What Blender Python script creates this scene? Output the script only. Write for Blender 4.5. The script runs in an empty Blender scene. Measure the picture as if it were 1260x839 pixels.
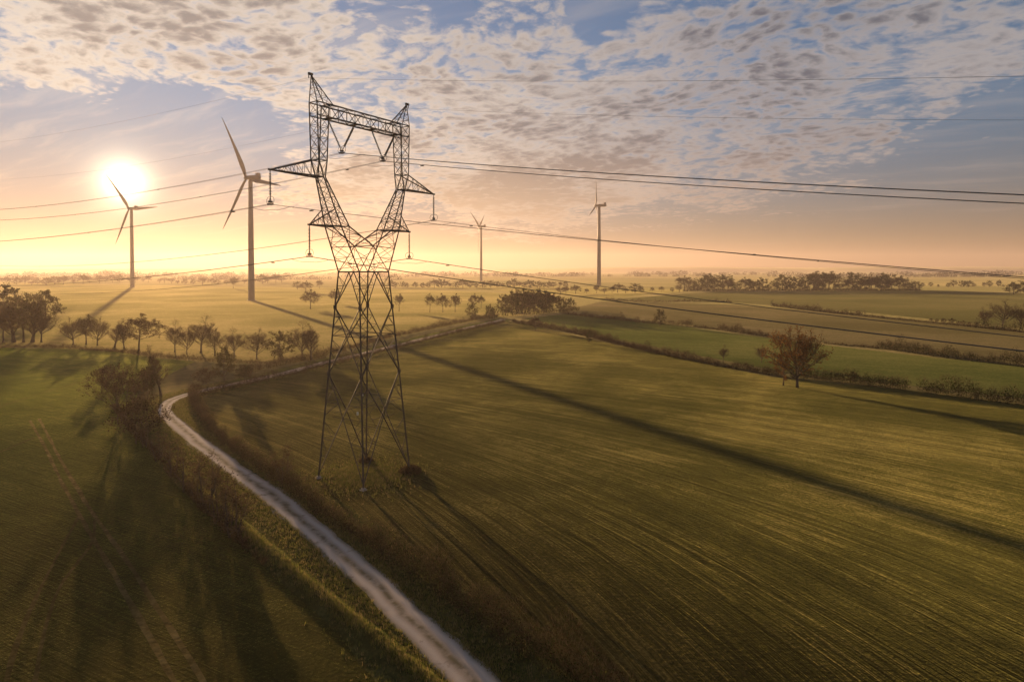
import bpy, math, random
import numpy as np
from mathutils import Vector, Matrix
R = math.radians
sc = bpy.context.scene
COL = sc.collection

# ------------------------------------------------------------------ camera maths (photo pixels, 1260 x 839)
H = 27.0                       # drone height above the fields
F, PITCH, HY = 780.4, 0.0227, 332.0
SH = 419.5 - HY - F * math.tan(PITCH)
def at(px, py, z=0.0):
    a = (px - 630) / F; b = (419.5 - SH - py) / F
    d = (a, math.cos(PITCH) + b * math.sin(PITCH), -math.sin(PITCH) + b * math.cos(PITCH))
    t = (z - H) / d[2]
    return Vector((d[0] * t, d[1] * t, z))
SUN_EL, SUN_AZ = R(6.65), R(-31.4)
SUN = Vector((math.sin(SUN_AZ) * math.cos(SUN_EL), math.cos(SUN_AZ) * math.cos(SUN_EL), math.sin(SUN_EL)))

# ------------------------------------------------------------------ scene / render settings
cam = bpy.data.cameras.new('camera'); camo = bpy.data.objects.new('camera', cam); COL.objects.link(camo)
camo.location = (0, 0, H); camo.rotation_euler = (math.pi / 2 - PITCH, 0, 0)
cam.sensor_fit = 'HORIZONTAL'; cam.sensor_width = 36; cam.lens = 36 * F / 1260
cam.shift_y = -SH / 1260
cam.clip_start = 0.5; cam.clip_end = 60000
sc.camera = camo
sc.render.engine = 'CYCLES'
sc.view_settings.view_transform = 'Standard'; sc.view_settings.look = 'None'
sc.view_settings.gamma = 1; sc.view_settings.use_curve_mapping = False
sc.view_settings.exposure = 1.05
cy = sc.cycles
cy.use_denoising = True
try: cy.denoiser = 'OPENIMAGEDENOISE'
except Exception: pass
cy.max_bounces = 6; cy.diffuse_bounces = 2; cy.glossy_bounces = 2; cy.transmission_bounces = 3
cy.transparent_max_bounces = 16; cy.volume_bounces = 1
cy.sample_clamp_indirect = 4.0
cy.use_adaptive_sampling = True; cy.adaptive_threshold = 0.01

# ------------------------------------------------------------------ node helpers
class NT:
    def __init__(s, tree): s.t = tree; s.t.nodes.clear()
    def n(s, typ, **kw):
        nd = s.t.nodes.new(typ)
        for k, v in kw.items(): setattr(nd, k, v)
        return nd
    def put(s, sock, v):
        if v is None: return
        if isinstance(v, bpy.types.NodeSocket): s.t.links.new(v, sock)
        elif isinstance(v, (tuple, list)) and sock.type == 'RGBA' and len(v) == 3: sock.default_value = (*v, 1)
        else: sock.default_value = v
    def math(s, op, a, b=None, c=None, clamp=False):
        nd = s.n('ShaderNodeMath', operation=op, use_clamp=clamp)
        for i, v in enumerate((a, b, c)): s.put(nd.inputs[i], v)
        return nd.outputs[0]
    def vmath(s, op, a, b=None, scale=None):
        nd = s.n('ShaderNodeVectorMath', operation=op)
        s.put(nd.inputs[0], a); s.put(nd.inputs[1], b)
        if scale is not None: s.put(nd.inputs['Scale'], scale)
        return nd.outputs['Value'] if op in ('DOT_PRODUCT', 'LENGTH') else nd.outputs[0]
    def mix(s, f, a, b, mode='MIX'):
        nd = s.n('ShaderNodeMix', data_type='RGBA', blend_type=mode)
        s.put(nd.inputs[0], f); s.put(nd.inputs[6], a); s.put(nd.inputs[7], b)
        return nd.outputs[2]
    def noise(s, vec, scale, detail=4, rough=.5, dist=0, typ='FBM'):
        nd = s.n('ShaderNodeTexNoise')
        s.put(nd.inputs['Vector'], vec); s.put(nd.inputs['Scale'], scale); s.put(nd.inputs['Detail'], detail)
        s.put(nd.inputs['Roughness'], rough); s.put(nd.inputs['Distortion'], dist)
        return nd.outputs[0]
    def rng(s, v, a, b, c=0., d=1., smooth=False):
        nd = s.n('ShaderNodeMapRange', interpolation_type='SMOOTHSTEP' if smooth else 'LINEAR')
        for i, x in enumerate((v, a, b, c, d)): s.put(nd.inputs[i], x)
        return nd.outputs[0]
    def comb(s, x, y, z):
        nd = s.n('ShaderNodeCombineXYZ')
        for i, v in enumerate((x, y, z)): s.put(nd.inputs[i], v)
        return nd.outputs[0]
    def sep(s, v):
        nd = s.n('ShaderNodeSeparateXYZ'); s.put(nd.inputs[0], v); return nd.outputs

def new_mat(name):
    m = bpy.data.materials.new(name); m.use_nodes = True
    return m, NT(m.node_tree)

# ------------------------------------------------------------------ world: Nishita sky + altocumulus
SKY_STRENGTH = 0.05
w = bpy.data.worlds.new('World'); sc.world = w; w.use_nodes = True
try: w.cycles.sampling_method = 'MANUAL'; w.cycles.sample_map_resolution = 512
except Exception: pass
g = NT(w.node_tree)
sky = g.n('ShaderNodeTexSky', sky_type='NISHITA', sun_disc=False, sun_elevation=SUN_EL, sun_rotation=SUN_AZ,
          altitude=50, air_density=1.0, dust_density=0.05, ozone_density=2.0)
tc = g.n('ShaderNodeTexCoord').outputs['Generated']
dx, dy, dz = g.sep(tc)
zc = g.math('MAXIMUM', dz, 0.0)
inv = g.math('DIVIDE', 1.0, g.math('ADD', zc, 0.13))
P = g.comb(g.math('MULTIPLY', dx, inv), g.math('MULTIPLY', dy, inv), 0.0)
def dirvec(px, py):
    a = (px - 630) / F; b = (419.5 - SH - py) / F
    return Vector((a, math.cos(PITCH) + b * math.sin(PITCH), -math.sin(PITCH) + b * math.cos(PITCH))).normalized()
def blob(px, py, rad):       # soft patch of sky, 1 at the centre falling to 0 at rad degrees
    d = g.vmath('DOT_PRODUCT', tc, dirvec(px, py))
    return g.rng(d, math.cos(R(rad)), 1.0, 0, 1, smooth=True)
big = g.noise(P, 0.7, 3, .5)
wv = g.n('ShaderNodeTexNoise'); g.put(wv.inputs['Vector'], P); wv.inputs['Scale'].default_value = 1.6; wv.inputs['Detail'].default_value = 3
Pw = g.vmath('ADD', P, g.vmath('SCALE', g.vmath('SUBTRACT', wv.outputs['Color'], (.5, .5, .5)), scale=.28))
rot = g.n('ShaderNodeVectorRotate', rotation_type='Z_AXIS'); g.put(rot.inputs['Vector'], Pw); rot.inputs['Angle'].default_value = R(28)
Pr = g.vmath('MULTIPLY', rot.outputs[0], (0.95, 1.1, 1.0))
med = g.noise(Pr, 3.6, 5, .55)
fine = g.noise(Pr, 16.0, 4, .55)
wv2 = g.n('ShaderNodeTexNoise'); g.put(wv2.inputs['Vector'], Pr); wv2.inputs['Scale'].default_value = 16; wv2.inputs['Detail'].default_value = 3
Pv = g.vmath('ADD', Pr, g.vmath('SCALE', g.vmath('SUBTRACT', wv2.outputs['Color'], (.5, .5, .5)), scale=.075))
vo = g.n('ShaderNodeTexVoronoi', feature='SMOOTH_F1'); g.put(vo.inputs['Vector'], Pv); vo.inputs['Scale'].default_value = 16.0; vo.inputs['Smoothness'].default_value = .35
puff = g.math('SUBTRACT', 1.0, vo.outputs['Distance'])
bank = g.noise(P, 1.7, 2, .5)
puff = g.math('MULTIPLY', puff, g.rng(bank, .35, .65, .55, 1.35))
dens = g.math('ADD', g.math('MULTIPLY', big, .42), g.math('ADD', g.math('MULTIPLY', med, .62), g.math('ADD', g.math('MULTIPLY', fine, .45), g.math('MULTIPLY', puff, .36))))
det = g.noise(Pr, 45.0, 3, .6)
dens = g.math('ADD', dens, g.math('SUBTRACT', g.math('MULTIPLY', det, .24), .185))
bias = [(150, 230, 9.5, -.62), (20, 195, 6.5, -.5), (285, 165, 5.0, -.28), (220, 160, 5, -.25), (1210, 240, 8.5, -.5), (1215, 188, 2.2, .3), (1235, 150, 4, -.2), (1010, 290, 8, -.12), (740, 0, 4, -.34), (560, 4, 2.5, -.22), (1225, 95, 6, .22), (1180, 30, 6, .05), (150, 45, 2.5, -.15), (160, 70, 9, .16), (30, 30, 10, .18), (330, 20, 10, .16), (560, 180, 13, .16), (850, 130, 14, .16), (700, 230, 12, .16), (1080, 90, 9, .14), (430, 190, 7, .1), (640, 275, 9, .14), (420, 255, 6, .12)]
for px, py, rad, amt in bias:
    dens = g.math('ADD', dens, g.math('MULTIPLY', blob(px, py, rad), amt))
lowfade = g.rng(zc, 0.035, 0.11, -.42, .03)
dens = g.math('ADD', dens, lowfade)
cover = g.rng(dens, .80, 1.08, 0, 1, smooth=True)
thick = g.rng(g.math('ADD', dens, g.math('MULTIPLY', g.math('SUBTRACT', bank, .5), .45)), .94, 1.34, 0, 1, smooth=True)
veil = g.noise(g.vmath('MULTIPLY', Pr, (.5, 2.2, 1)), 2.2, 5, .6)
cover = g.math('MAXIMUM', cover, g.math('MULTIPLY', g.rng(g.math('ADD', veil, g.math('MULTIPLY', lowfade, .25)), .47, .72, 0, 1, smooth=True), .3))
sd = g.vmath('DOT_PRODUCT', tc, SUN)
ang = g.math('ARCCOSINE', g.math('MINIMUM', sd, .9999999))
near = g.rng(ang, R(6), R(48), 1, 0)
lit = g.mix(near, (3.8, 3.55, 3.5), (8.8, 7.6, 6.1))
body = g.mix(near, (1.0, 1.1, 1.35), (2.7, 2.45, 2.2))
cl = g.mix(thick, lit, body)
low = g.rng(zc, 0.06, 0.22, 1, 0, smooth=True)
cl = g.mix(g.math('MULTIPLY', low, .6), cl, g.mix(near, (5.0, 3.6, 2.6), (8.5, 5.6, 2.9)))
skyn = g.mix(g.rng(zc, .0, .30, 1, 0, smooth=True), g.mix(1.0, sky.outputs[0], (.72, .98, 1.22), 'MULTIPLY'), g.mix(1.0, sky.outputs[0], (.60, .42, .50), 'MULTIPLY'))
lum = g.vmath('DOT_PRODUCT', skyn, (.3, .5, .2))
skyc = g.vmath('SCALE', skyn, scale=g.math('DIVIDE', 1.0, g.math('ADD', 1.0, g.math('MULTIPLY', lum, .08))))   # tone compression put into the sky colour, toning down its brightest parts
col = g.mix(g.math('MULTIPLY', cover, .88), skyc, cl)
# the sun itself, with aureole and lens bloom painted into the sky round it
e1 = g.math('MULTIPLY', g.math('EXPONENT', g.math('MULTIPLY', ang, -1 / R(.72))), 75.0)
e2 = g.math('MULTIPLY', g.math('EXPONENT', g.math('MULTIPLY', ang, -1 / R(2.4))), 1.2)
e3 = g.math('MULTIPLY', g.math('EXPONENT', g.math('MULTIPLY', ang, -1 / R(11))), .4)
disc = g.math('MULTIPLY', g.math('LESS_THAN', ang, R(.27)), 600.0)
glow = g.math('ADD', e1, g.math('ADD', e2, g.math('ADD', e3, disc)))
gl = g.vmath('SCALE', (1.0, .80, .52), scale=glow)
col = g.mix(1.0, col, gl, 'ADD')
bg = g.n('ShaderNodeBackground'); g.put(bg.inputs[0], col); bg.inputs[1].default_value = SKY_STRENGTH
out = g.n('ShaderNodeOutputWorld'); g.t.links.new(bg.outputs[0], out.inputs[0])

sun = bpy.data.lights.new('sun', 'SUN'); sun.energy = 5.0; sun.angle = R(.5); sun.color = (1.0, .62, .31)
suno = bpy.data.objects.new('sun', sun); COL.objects.link(suno)
LAMP = Vector((math.sin(R(-29.3)) * math.cos(SUN_EL), math.cos(R(-29.3)) * math.cos(SUN_EL), math.sin(SUN_EL)))   # shadows on the land lie a shade steeper than the glare suggests
suno.rotation_euler = (-LAMP).to_track_quat('-Z', 'Y').to_euler(); suno.location = (0, 0, 300)

# ------------------------------------------------------------------ mesh helpers
class MB:
    def __init__(s): s.v = []; s.f = []; s.mi = []
    def quad(s, a, b, c, d, m=0):
        k = len(s.v); s.v += [a, b, c, d]; s.f.append((k, k + 1, k + 2, k + 3)); s.mi.append(m)
    def tri(s, a, b, c, m=0):
        k = len(s.v); s.v += [a, b, c]; s.f.append((k, k + 1, k + 2)); s.mi.append(m)
    def tube(s, p, q, r0, r1=None, n=4, cap=True, m=0):
        r1 = r0 if r1 is None else r1
        p = Vector(p); q = Vector(q); d = q - p
        if d.length < 1e-6: return
        d.normalize(); a = d.orthogonal().normalized(); b = d.cross(a)
        k = len(s.v)
        for c, r in ((p, r0), (q, r1)):
            for i in range(n):
                t = 2 * math.pi * (i + .5) / n
                s.v.append(tuple(c + (a * math.cos(t) + b * math.sin(t)) * r))
        for i in range(n):
            j = (i + 1) % n; s.f.append((k + i, k + j, k + n + j, k + n + i)); s.mi.append(m)
        if cap:
            s.f.append(tuple(k + i for i in range(n))[::-1]); s.f.append(tuple(k + n + i for i in range(n))); s.mi += [m, m]
    def path(s, pts, rads, n=6, m=0):
        k = len(s.v); N = len(pts); pts = [Vector(p) for p in pts]
        a = None
        for i, c in enumerate(pts):
            d = (pts[min(i + 1, N - 1)] - pts[max(i - 1, 0)]).normalized()
            a = d.orthogonal().normalized() if a is None else (a - d * a.dot(d)).normalized()
            b = d.cross(a); r = rads[i] if isinstance(rads, (list, tuple)) else rads
            for j in range(n):
                t = 2 * math.pi * j / n
                s.v.append(tuple(c + (a * math.cos(t) + b * math.sin(t)) * r))
        for i in range(N - 1):
            for j in range(n):
                q = (j + 1) % n
                s.f.append((k + i * n + j, k + i * n + q, k + (i + 1) * n + q, k + (i + 1) * n + j)); s.mi.append(m)
        s.f.append(tuple(k + j for j in range(n))[::-1]); s.f.append(tuple(k + (N - 1) * n + j for j in range(n))); s.mi += [m, m]
    def box(s, c, x, y, z, m=0):    # centre and half-axis vectors
        c = Vector(c); x = Vector(x); y = Vector(y); z = Vector(z); k = len(s.v)
        for i in (-1, 1):
            for j in (-1, 1):
                for l in (-1, 1): s.v.append(tuple(c + x * i + y * j + z * l))
        for f in ((0, 1, 3, 2), (4, 6, 7, 5), (0, 4, 5, 1), (2, 3, 7, 6), (0, 2, 6, 4), (1, 5, 7, 3)):
            s.f.append(tuple(k + i for i in f)); s.mi.append(m)
    def mesh(s, name, mats, smooth=False):
        me = bpy.data.meshes.new(name)
        me.from_pydata([tuple(v) for v in s.v], [], s.f)
        for m in (mats if isinstance(mats, (list, tuple)) else [mats]): me.materials.append(m)
        if len(me.materials) > 1: me.polygons.foreach_set('material_index', s.mi)
        if smooth: me.polygons.foreach_set('use_smooth', [True] * len(me.polygons))
        me.update(); return me
    def build(s, name, mats, parent=None, smooth=False, loc=None):
        return link(s.mesh(name, mats, smooth), name, parent, loc)
def link(me, name, parent=None, loc=None):
    o = bpy.data.objects.new(name, me); COL.objects.link(o)
    if parent is not None: o.parent = parent
    if loc is not None: o.location = loc
    return o
def tag(o, label=None, cat=None, group=None, kind=None):
    if label: o['label'] = label
    if cat: o['category'] = cat
    if group: o['group'] = group
    if kind: o['kind'] = kind
    return o
def empty(name, loc=(0, 0, 0), rz=0, s=1):
    o = bpy.data.objects.new(name, None); COL.objects.link(o)
    o.location = loc; o.rotation_euler = (0, 0, rz)
    o.scale = (s, s, s) if not isinstance(s, tuple) else s
    return o

# ------------------------------------------------------------------ ground materials
def ground_mat(name, cols, rows=None, rowamt=.6, patch=.03, bump=.25, gloss=.35, fine=3.0, rowscale=1.0, dew=.012, sheen=6.5, tram=0):
    """cols: dark, mid, light real-world colours of the plants and soil; rows: 'curve' or an azimuth in degrees of the drill rows"""
    m, g = new_mat(name)
    pos = g.n('ShaderNodeNewGeometry').outputs['Position']
    x, y, z = g.sep(pos)
    big = g.noise(pos, patch, 5, .55, .6)
    mid = g.noise(pos, .35, 5, .6, .4)
    fin = g.noise(pos, fine, 4, .65)
    h = g.math('ADD', g.math('MULTIPLY', fin, .6), g.math('MULTIPLY', mid, .5))
    f = g.math('ADD', g.math('MULTIPLY', big, .6), g.math('ADD', g.math('MULTIPLY', mid, .42), g.math('MULTIPLY', g.rng(fin, .3, .7, .15, .85), .58)))
    if rows is not None:
        if rows == 'curve':     # the drill rows swing round towards the far hedge
            q = g.math('ADD', x, g.math('MULTIPLY', y, g.math('SUBTRACT', g.math('MULTIPLY', y, .0062), .20)))
            al = y
        else:
            a = R(rows); q = g.math('ADD', g.math('MULTIPLY', x, math.cos(a)), g.math('MULTIPLY', y, -math.sin(a)))
            al = g.math('ADD', g.math('MULTIPLY', x, math.sin(a)), g.math('MULTIPLY', y, math.cos(a)))
        wob = g.noise(pos, .06, 3, .5)
        q = g.math('ADD', q, g.math('MULTIPLY', wob, 1.2))
        r0 = g.noise(g.comb(g.math('MULTIPLY', q, 3.6 * rowscale), g.math('MULTIPLY', al, .055), 3.), 1, 3, .7)
        r1 = g.noise(g.comb(g.math('MULTIPLY', q, 1.3 * rowscale), g.math('MULTIPLY', al, .07), 0.), 1, 3, .7)
        r2 = g.noise(g.comb(g.math('MULTIPLY', q, .30 * rowscale), g.math('MULTIPLY', al, .012), 7.), 1, 3, .6)
        r0 = g.rng(r0, .25, .75, .1, .9)
        row = g.math('ADD', g.math('MULTIPLY', r0, .38), g.math('ADD', g.math('MULTIPLY', r1, .45), g.math('MULTIPLY', r2, .40)))
        f = g.math('ADD', g.math('MULTIPLY', f, 1 - rowamt * .5), g.math('MULTIPLY', row, rowamt))
        f = g.math('SUBTRACT', f, rowamt * .25)
        h = g.math('ADD', h, g.math('ADD', g.math('MULTIPLY', r1, .6 * rowamt), g.math('MULTIPLY', r0, .7 * rowamt)))
        if tram:      # pairs of tractor wheelings between the rows
            fr = g.math('FRACT', g.math('DIVIDE', q, tram))
            t1 = g.math('ABSOLUTE', g.math('SUBTRACT', fr, .46)); t2 = g.math('ABSOLUTE', g.math('SUBTRACT', fr, .54))
            tl = g.rng(g.math('MULTIPLY', g.math('MINIMUM', t1, t2), tram), .12, .38, 1, 0, smooth=True)
            f = g.math('SUBTRACT', f, g.math('MULTIPLY', tl, g.rng(mid, .35, .6, .02, .2)))
    damp = g.rng(big, .38, .60, -.055, .04)
    f = g.math('ADD', f, damp)
    ramp = g.n('ShaderNodeValToRGB'); cr = ramp.color_ramp
    cr.elements[0].position = .52; cr.elements[0].color = (*cols[0], 1)
    cr.elements[1].position = 1.08 if False else 1.0; cr.elements[1].color = (*cols[2], 1)
    e = cr.elements.new(.78); e.color = (*cols[1], 1)
    g.put(ramp.inputs[0], f)
    bp = g.n('ShaderNodeBump'); bp.inputs['Strength'].default_value = bump; bp.inputs['Distance'].default_value = .35
    g.put(bp.inputs['Height'], h)
    d = g.n('ShaderNodeBsdfDiffuse'); g.put(d.inputs[0], ramp.outputs[0]); g.put(d.inputs['Normal'], bp.outputs[0])
    # short grass and stubble are a pile of upright blades: they catch a low sun at grazing view angles like the nap of a velvet
    gl = g.n('ShaderNodeBsdfSheen', distribution='MICROFIBER'); gl.inputs['Roughness'].default_value = .16
    g.put(gl.inputs[0], g.mix(.16, g.vmath('SCALE', ramp.outputs[0], scale=sheen), (.72, .66, .22))); g.put(gl.inputs['Normal'], bp.outputs[0])
    mx = g.n('ShaderNodeMixShader'); mx.inputs[0].default_value = gloss
    g.t.links.new(d.outputs[0], mx.inputs[1]); g.t.links.new(gl.outputs[0], mx.inputs[2])
    # dew on the blades: a very rough forward gloss
    dw = g.n('ShaderNodeBsdfGlossy'); dw.inputs['Roughness'].default_value = .68
    g.put(dw.inputs[0], (.85, .72, .40)); g.put(dw.inputs['Normal'], bp.outputs[0])
    m2 = g.n('ShaderNodeMixShader'); m2.inputs[0].default_value = dew
    g.t.links.new(mx.outputs[0], m2.inputs[1]); g.t.links.new(dw.outputs[0], m2.inputs[2])
    o = g.n('ShaderNodeOutputMaterial'); g.t.links.new(m2.outputs[0], o.inputs[0])
    return m
M = {}
M['stubble'] = ground_mat('stubble field', ((.012, .016, .004), (.040, .043, .011), (.165, .145, .050)), 'curve', .9, .03, .5, .62, rowscale=1.5, dew=.012, sheen=7.0, tram=19.0)
M['crop'] = ground_mat('winter crop', ((.016, .030, .004), (.050, .070, .010), (.13, .135, .028)), 118, .5, .025, .6, .66, dew=.012, sheen=9.0)
M['pale'] = ground_mat('pale pasture', ((.050, .054, .020), (.11, .104, .042), (.20, .17, .085)), 100, .55, .012, .3, .26, 1.0, .3, dew=.012)
M['green'] = ground_mat('green strip', ((.028, .044, .010), (.058, .080, .020), (.12, .125, .042)), 112, .6, .015, .3, .14, 1.5, .5, dew=.012)
M['brown'] = ground_mat('brown field', ((.045, .044, .020), (.078, .072, .034), (.14, .12, .066)), 112, .6, .012, .3, .12, 1.2, .4, dew=.012)
M['far'] = ground_mat('open country', ((.045, .050, .024), (.085, .082, .042), (.14, .125, .07)), None, 0, .004, .2, .26, .5)
M['verge'] = ground_mat('grass verge', ((.014, .028, .006), (.040, .056, .012), (.12, .125, .04)), None, 0, .2, .6, .42)
M['upland'] = ground_mat('upland pasture', ((.040, .046, .016), (.072, .076, .028), (.11, .10, .045)), 105, .6, .010, .3, .11, 1.2, .4)

def track_mat():
    m, g = new_mat('gravel track')
    pos = g.n('ShaderNodeNewGeometry').outputs['Position']
    uv = g.n('ShaderNodeUVMap').outputs[0]
    u, v, _ = g.sep(uv)
    c = g.math('ABSOLUTE', g.math('SUBTRACT', u, .5))              # 0 at the crown of the track
    n1 = g.noise(pos, .8, 5, .65); n2 = g.noise(pos, 6, 4, .7); n3 = g.noise(pos, .25, 3, .5)
    wheel = g.rng(g.math('ABSOLUTE', g.math('SUBTRACT', c, .26)), .0, .16, 1, 0, smooth=True)
    base = g.mix(n2, (.28, .240, .20), (.385, .335, .285))
    base = g.mix(g.math('MULTIPLY', wheel, .55), base, (.50, .455, .41))
    crown = g.math('MULTIPLY', g.rng(c, .0, .17, 1, 0, smooth=True), g.rng(n1, .38, .56, .25, 1))
    base = g.mix(g.math('MULTIPLY', crown, .85), base, (.085, .078, .040))
    edge = g.math('MULTIPLY', g.rng(c, .36, .5, 0, 1), g.rng(n1, .35, .65, .3, 1))
    base = g.mix(edge, base, (.085, .085, .035))
    hole = g.rng(g.math('ADD', g.math('MULTIPLY', n1, .6), g.math('MULTIPLY', n3, .5)), .63, .70, 0, .7)
    base = g.mix(hole, base, (.13, .105, .08))
    bp = g.n('ShaderNodeBump'); bp.inputs['Strength'].default_value = .4; bp.inputs['Distance'].default_value = .12
    g.put(bp.inputs['Height'], g.math('ADD', g.math('MULTIPLY', n1, .7), g.math('MULTIPLY', n2, .3)))
    b = g.n('ShaderNodeBsdfPrincipled'); g.put(b.inputs['Base Color'], base); b.inputs['Roughness'].default_value = .95
    b.inputs['Specular IOR Level'].default_value = .03
    g.put(b.inputs['Normal'], bp.outputs[0])
    o = g.n('ShaderNodeOutputMaterial'); g.t.links.new(b.outputs[0], o.inputs[0])
    return m
M['track'] = track_mat()
M['wheel'] = ground_mat('wheel marks', ((.05, .048, .016), (.13, .115, .042), (.22, .19, .08)), None, 0, .5, .5, .60, 2.0, sheen=8.0)

M['faint'] = ground_mat('faint wheel marks', ((.030, .034, .010), (.075, .072, .024), (.14, .125, .05)), None, 0, .5, .5, .60, 2.0, sheen=8.0)
def leaf_mat(name, cols, trans=.35, scale=.7):
    m, g = new_mat(name)
    oi = g.n('ShaderNodeObjectInfo').outputs['Random']
    pos = g.n('ShaderNodeNewGeometry').outputs['Position']
    rnd = g.n('ShaderNodeNewGeometry').outputs['Random Per Island']
    n = g.noise(pos, scale, 3, .6)
    f = g.math('ADD', g.math('MULTIPLY', n, .9), g.math('ADD', g.math('MULTIPLY', rnd, .45), g.math('MULTIPLY', oi, .15)))
    c = g.mix(g.rng(f, .35, 1.0), cols[0], cols[1])
    d = g.n('ShaderNodeBsdfDiffuse'); g.put(d.inputs[0], c)
    t = g.n('ShaderNodeBsdfTranslucent'); g.put(t.inputs[0], c)
    mx = g.n('ShaderNodeMixShader'); mx.inputs[0].default_value = trans
    g.t.links.new(d.outputs[0], mx.inputs[1]); g.t.links.new(t.outputs[0], mx.inputs[2])
    o = g.n('ShaderNodeOutputMaterial'); g.t.links.new(mx.outputs[0], o.inputs[0]); return m
M['rust'] = leaf_mat('autumn leaves', ((.075, .042, .016), (.21, .105, .034)), .45)
M['twig'] = leaf_mat('bare twigs', ((.05, .036, .022), (.13, .090, .052)), .25)
M['olive'] = leaf_mat('olive leaves', ((.03, .034, .012), (.095, .085, .03)))
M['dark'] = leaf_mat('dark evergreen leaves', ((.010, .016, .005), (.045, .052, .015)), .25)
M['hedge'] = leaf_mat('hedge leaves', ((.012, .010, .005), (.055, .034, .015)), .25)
M['grass'] = leaf_mat('grass blades', ((.035, .055, .010), (.2, .2, .05)), .45, 1.2)
M['straw'] = leaf_mat('dry grass blades', ((.12, .10, .035), (.32, .25, .11)), .45, 1.2)
def plain(name, a, b, rough=.6, metal=0., scale=2.0):
    m, g = new_mat(name)
    pos = g.n('ShaderNodeTexCoord').outputs['Object']
    c = g.mix(g.noise(pos, scale, 5, .6), a, b)
    p = g.n('ShaderNodeBsdfPrincipled'); g.put(p.inputs['Base Color'], c)
    p.inputs['Roughness'].default_value = rough; p.inputs['Metallic'].default_value = metal
    o = g.n('ShaderNodeOutputMaterial'); g.t.links.new(p.outputs[0], o.inputs[0]); return m
M['bark'] = plain('bark', (.035, .026, .018), (.085, .066, .048), .9, 0, 3)
M['steel'] = plain('weathered galvanised steel', (.035, .032, .028), (.08, .073, .063), .75, .2, 1.5)
M['wire'] = plain('aluminium conductor', (.07, .07, .07), (.12, .12, .115), .6, .3, .2)
M['porcelain'] = plain('glass insulator discs', (.05, .055, .05), (.10, .105, .095), .25, 0, 4)
M['plate'] = plain('enamel plate', (.70, .70, .68), (.80, .80, .78), .35, 0, 3)
M['concrete'] = plain('concrete footing', (.22, .21, .19), (.36, .34, .31), .9, 0, 3)
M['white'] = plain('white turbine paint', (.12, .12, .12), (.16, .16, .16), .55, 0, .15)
M['greypaint'] = plain('grey turbine paint', (.15, .15, .15), (.2, .2, .2), .5, 0, .3)

# ------------------------------------------------------------------ the land
def sheet(name, pts, mat, z):
    mb = MB(); mb.v = [(p[0], p[1], z) for p in pts]; mb.f = [tuple(range(len(pts)))]; mb.mi = [0]
    o = mb.build(name, mat); o['kind'] = 'structure'
    if o.data.polygons[0].normal.z < 0: o.data.flip_normals()
    return o
EXT = 7500
sheet('ground', [(-EXT, -400), (EXT, -400), (EXT, EXT), (-EXT, EXT)], M['far'], 0.0)
def px_pts(l): return [at(*p) if len(p) == 2 else Vector((p[0], p[1], 0)) for p in l]
sheet('stubble_field', px_pts([(1000, 1400), (760, 905), (640, 790), (520, 706), (420, 640), (330, 585), (262, 527), (240, 497), (262, 484), (320, 470), (400, 452), (500, 425), (620, 395), (640, 397), (760, 425), (950, 464), (1100, 478), (1260, 498), (1700, 560)]), M['stubble'], .008)
sheet('winter_crop_field', px_pts([(-900, 430), (0, 428), (130, 430), (185, 440), (240, 445), (170, 480), (160, 520), (200, 565), (290, 660), (400, 758), (500, 850), (700, 1300), (-900, 1300)]), M['crop'], .008)
sheet('pasture', px_pts([(-900, 345.5), (0, 347), (250, 352), (470, 355), (640, 361), (700, 366), (670, 385), (620, 391), (540, 402), (480, 415), (400, 436), (330, 445), (185, 436), (0, 424), (-900, 424)]), M['pale'], .008)
sheet('green_strip', px_pts([(645, 392), (700, 386), (800, 396), (900, 410), (1010, 424), (1150, 440), (1260, 450), (1700, 505), (1700, 545), (1260, 490), (1100, 472), (960, 457), (760, 418)]), M['green'], .008)
sheet('brown_field', px_pts([(690, 383), (740, 371), (900, 375), (1060, 387), (1260, 407), (1700, 450), (1700, 500), (1260, 446), (1150, 437), (1010, 421), (900, 407), (800, 393)]), M['brown'], .008)
sheet('upland_field', px_pts([(745, 369), (880, 359), (1130, 357), (1260, 361), (1700, 375), (1700, 445), (1260, 404), (1060, 384), (900, 372)]), M['upland'], .012)
sheet('back_pasture', px_pts([(470, 352), (640, 351), (720, 353), (860, 357), (740, 368), (700, 364), (640, 359)]), M['pale'], .012)

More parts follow.
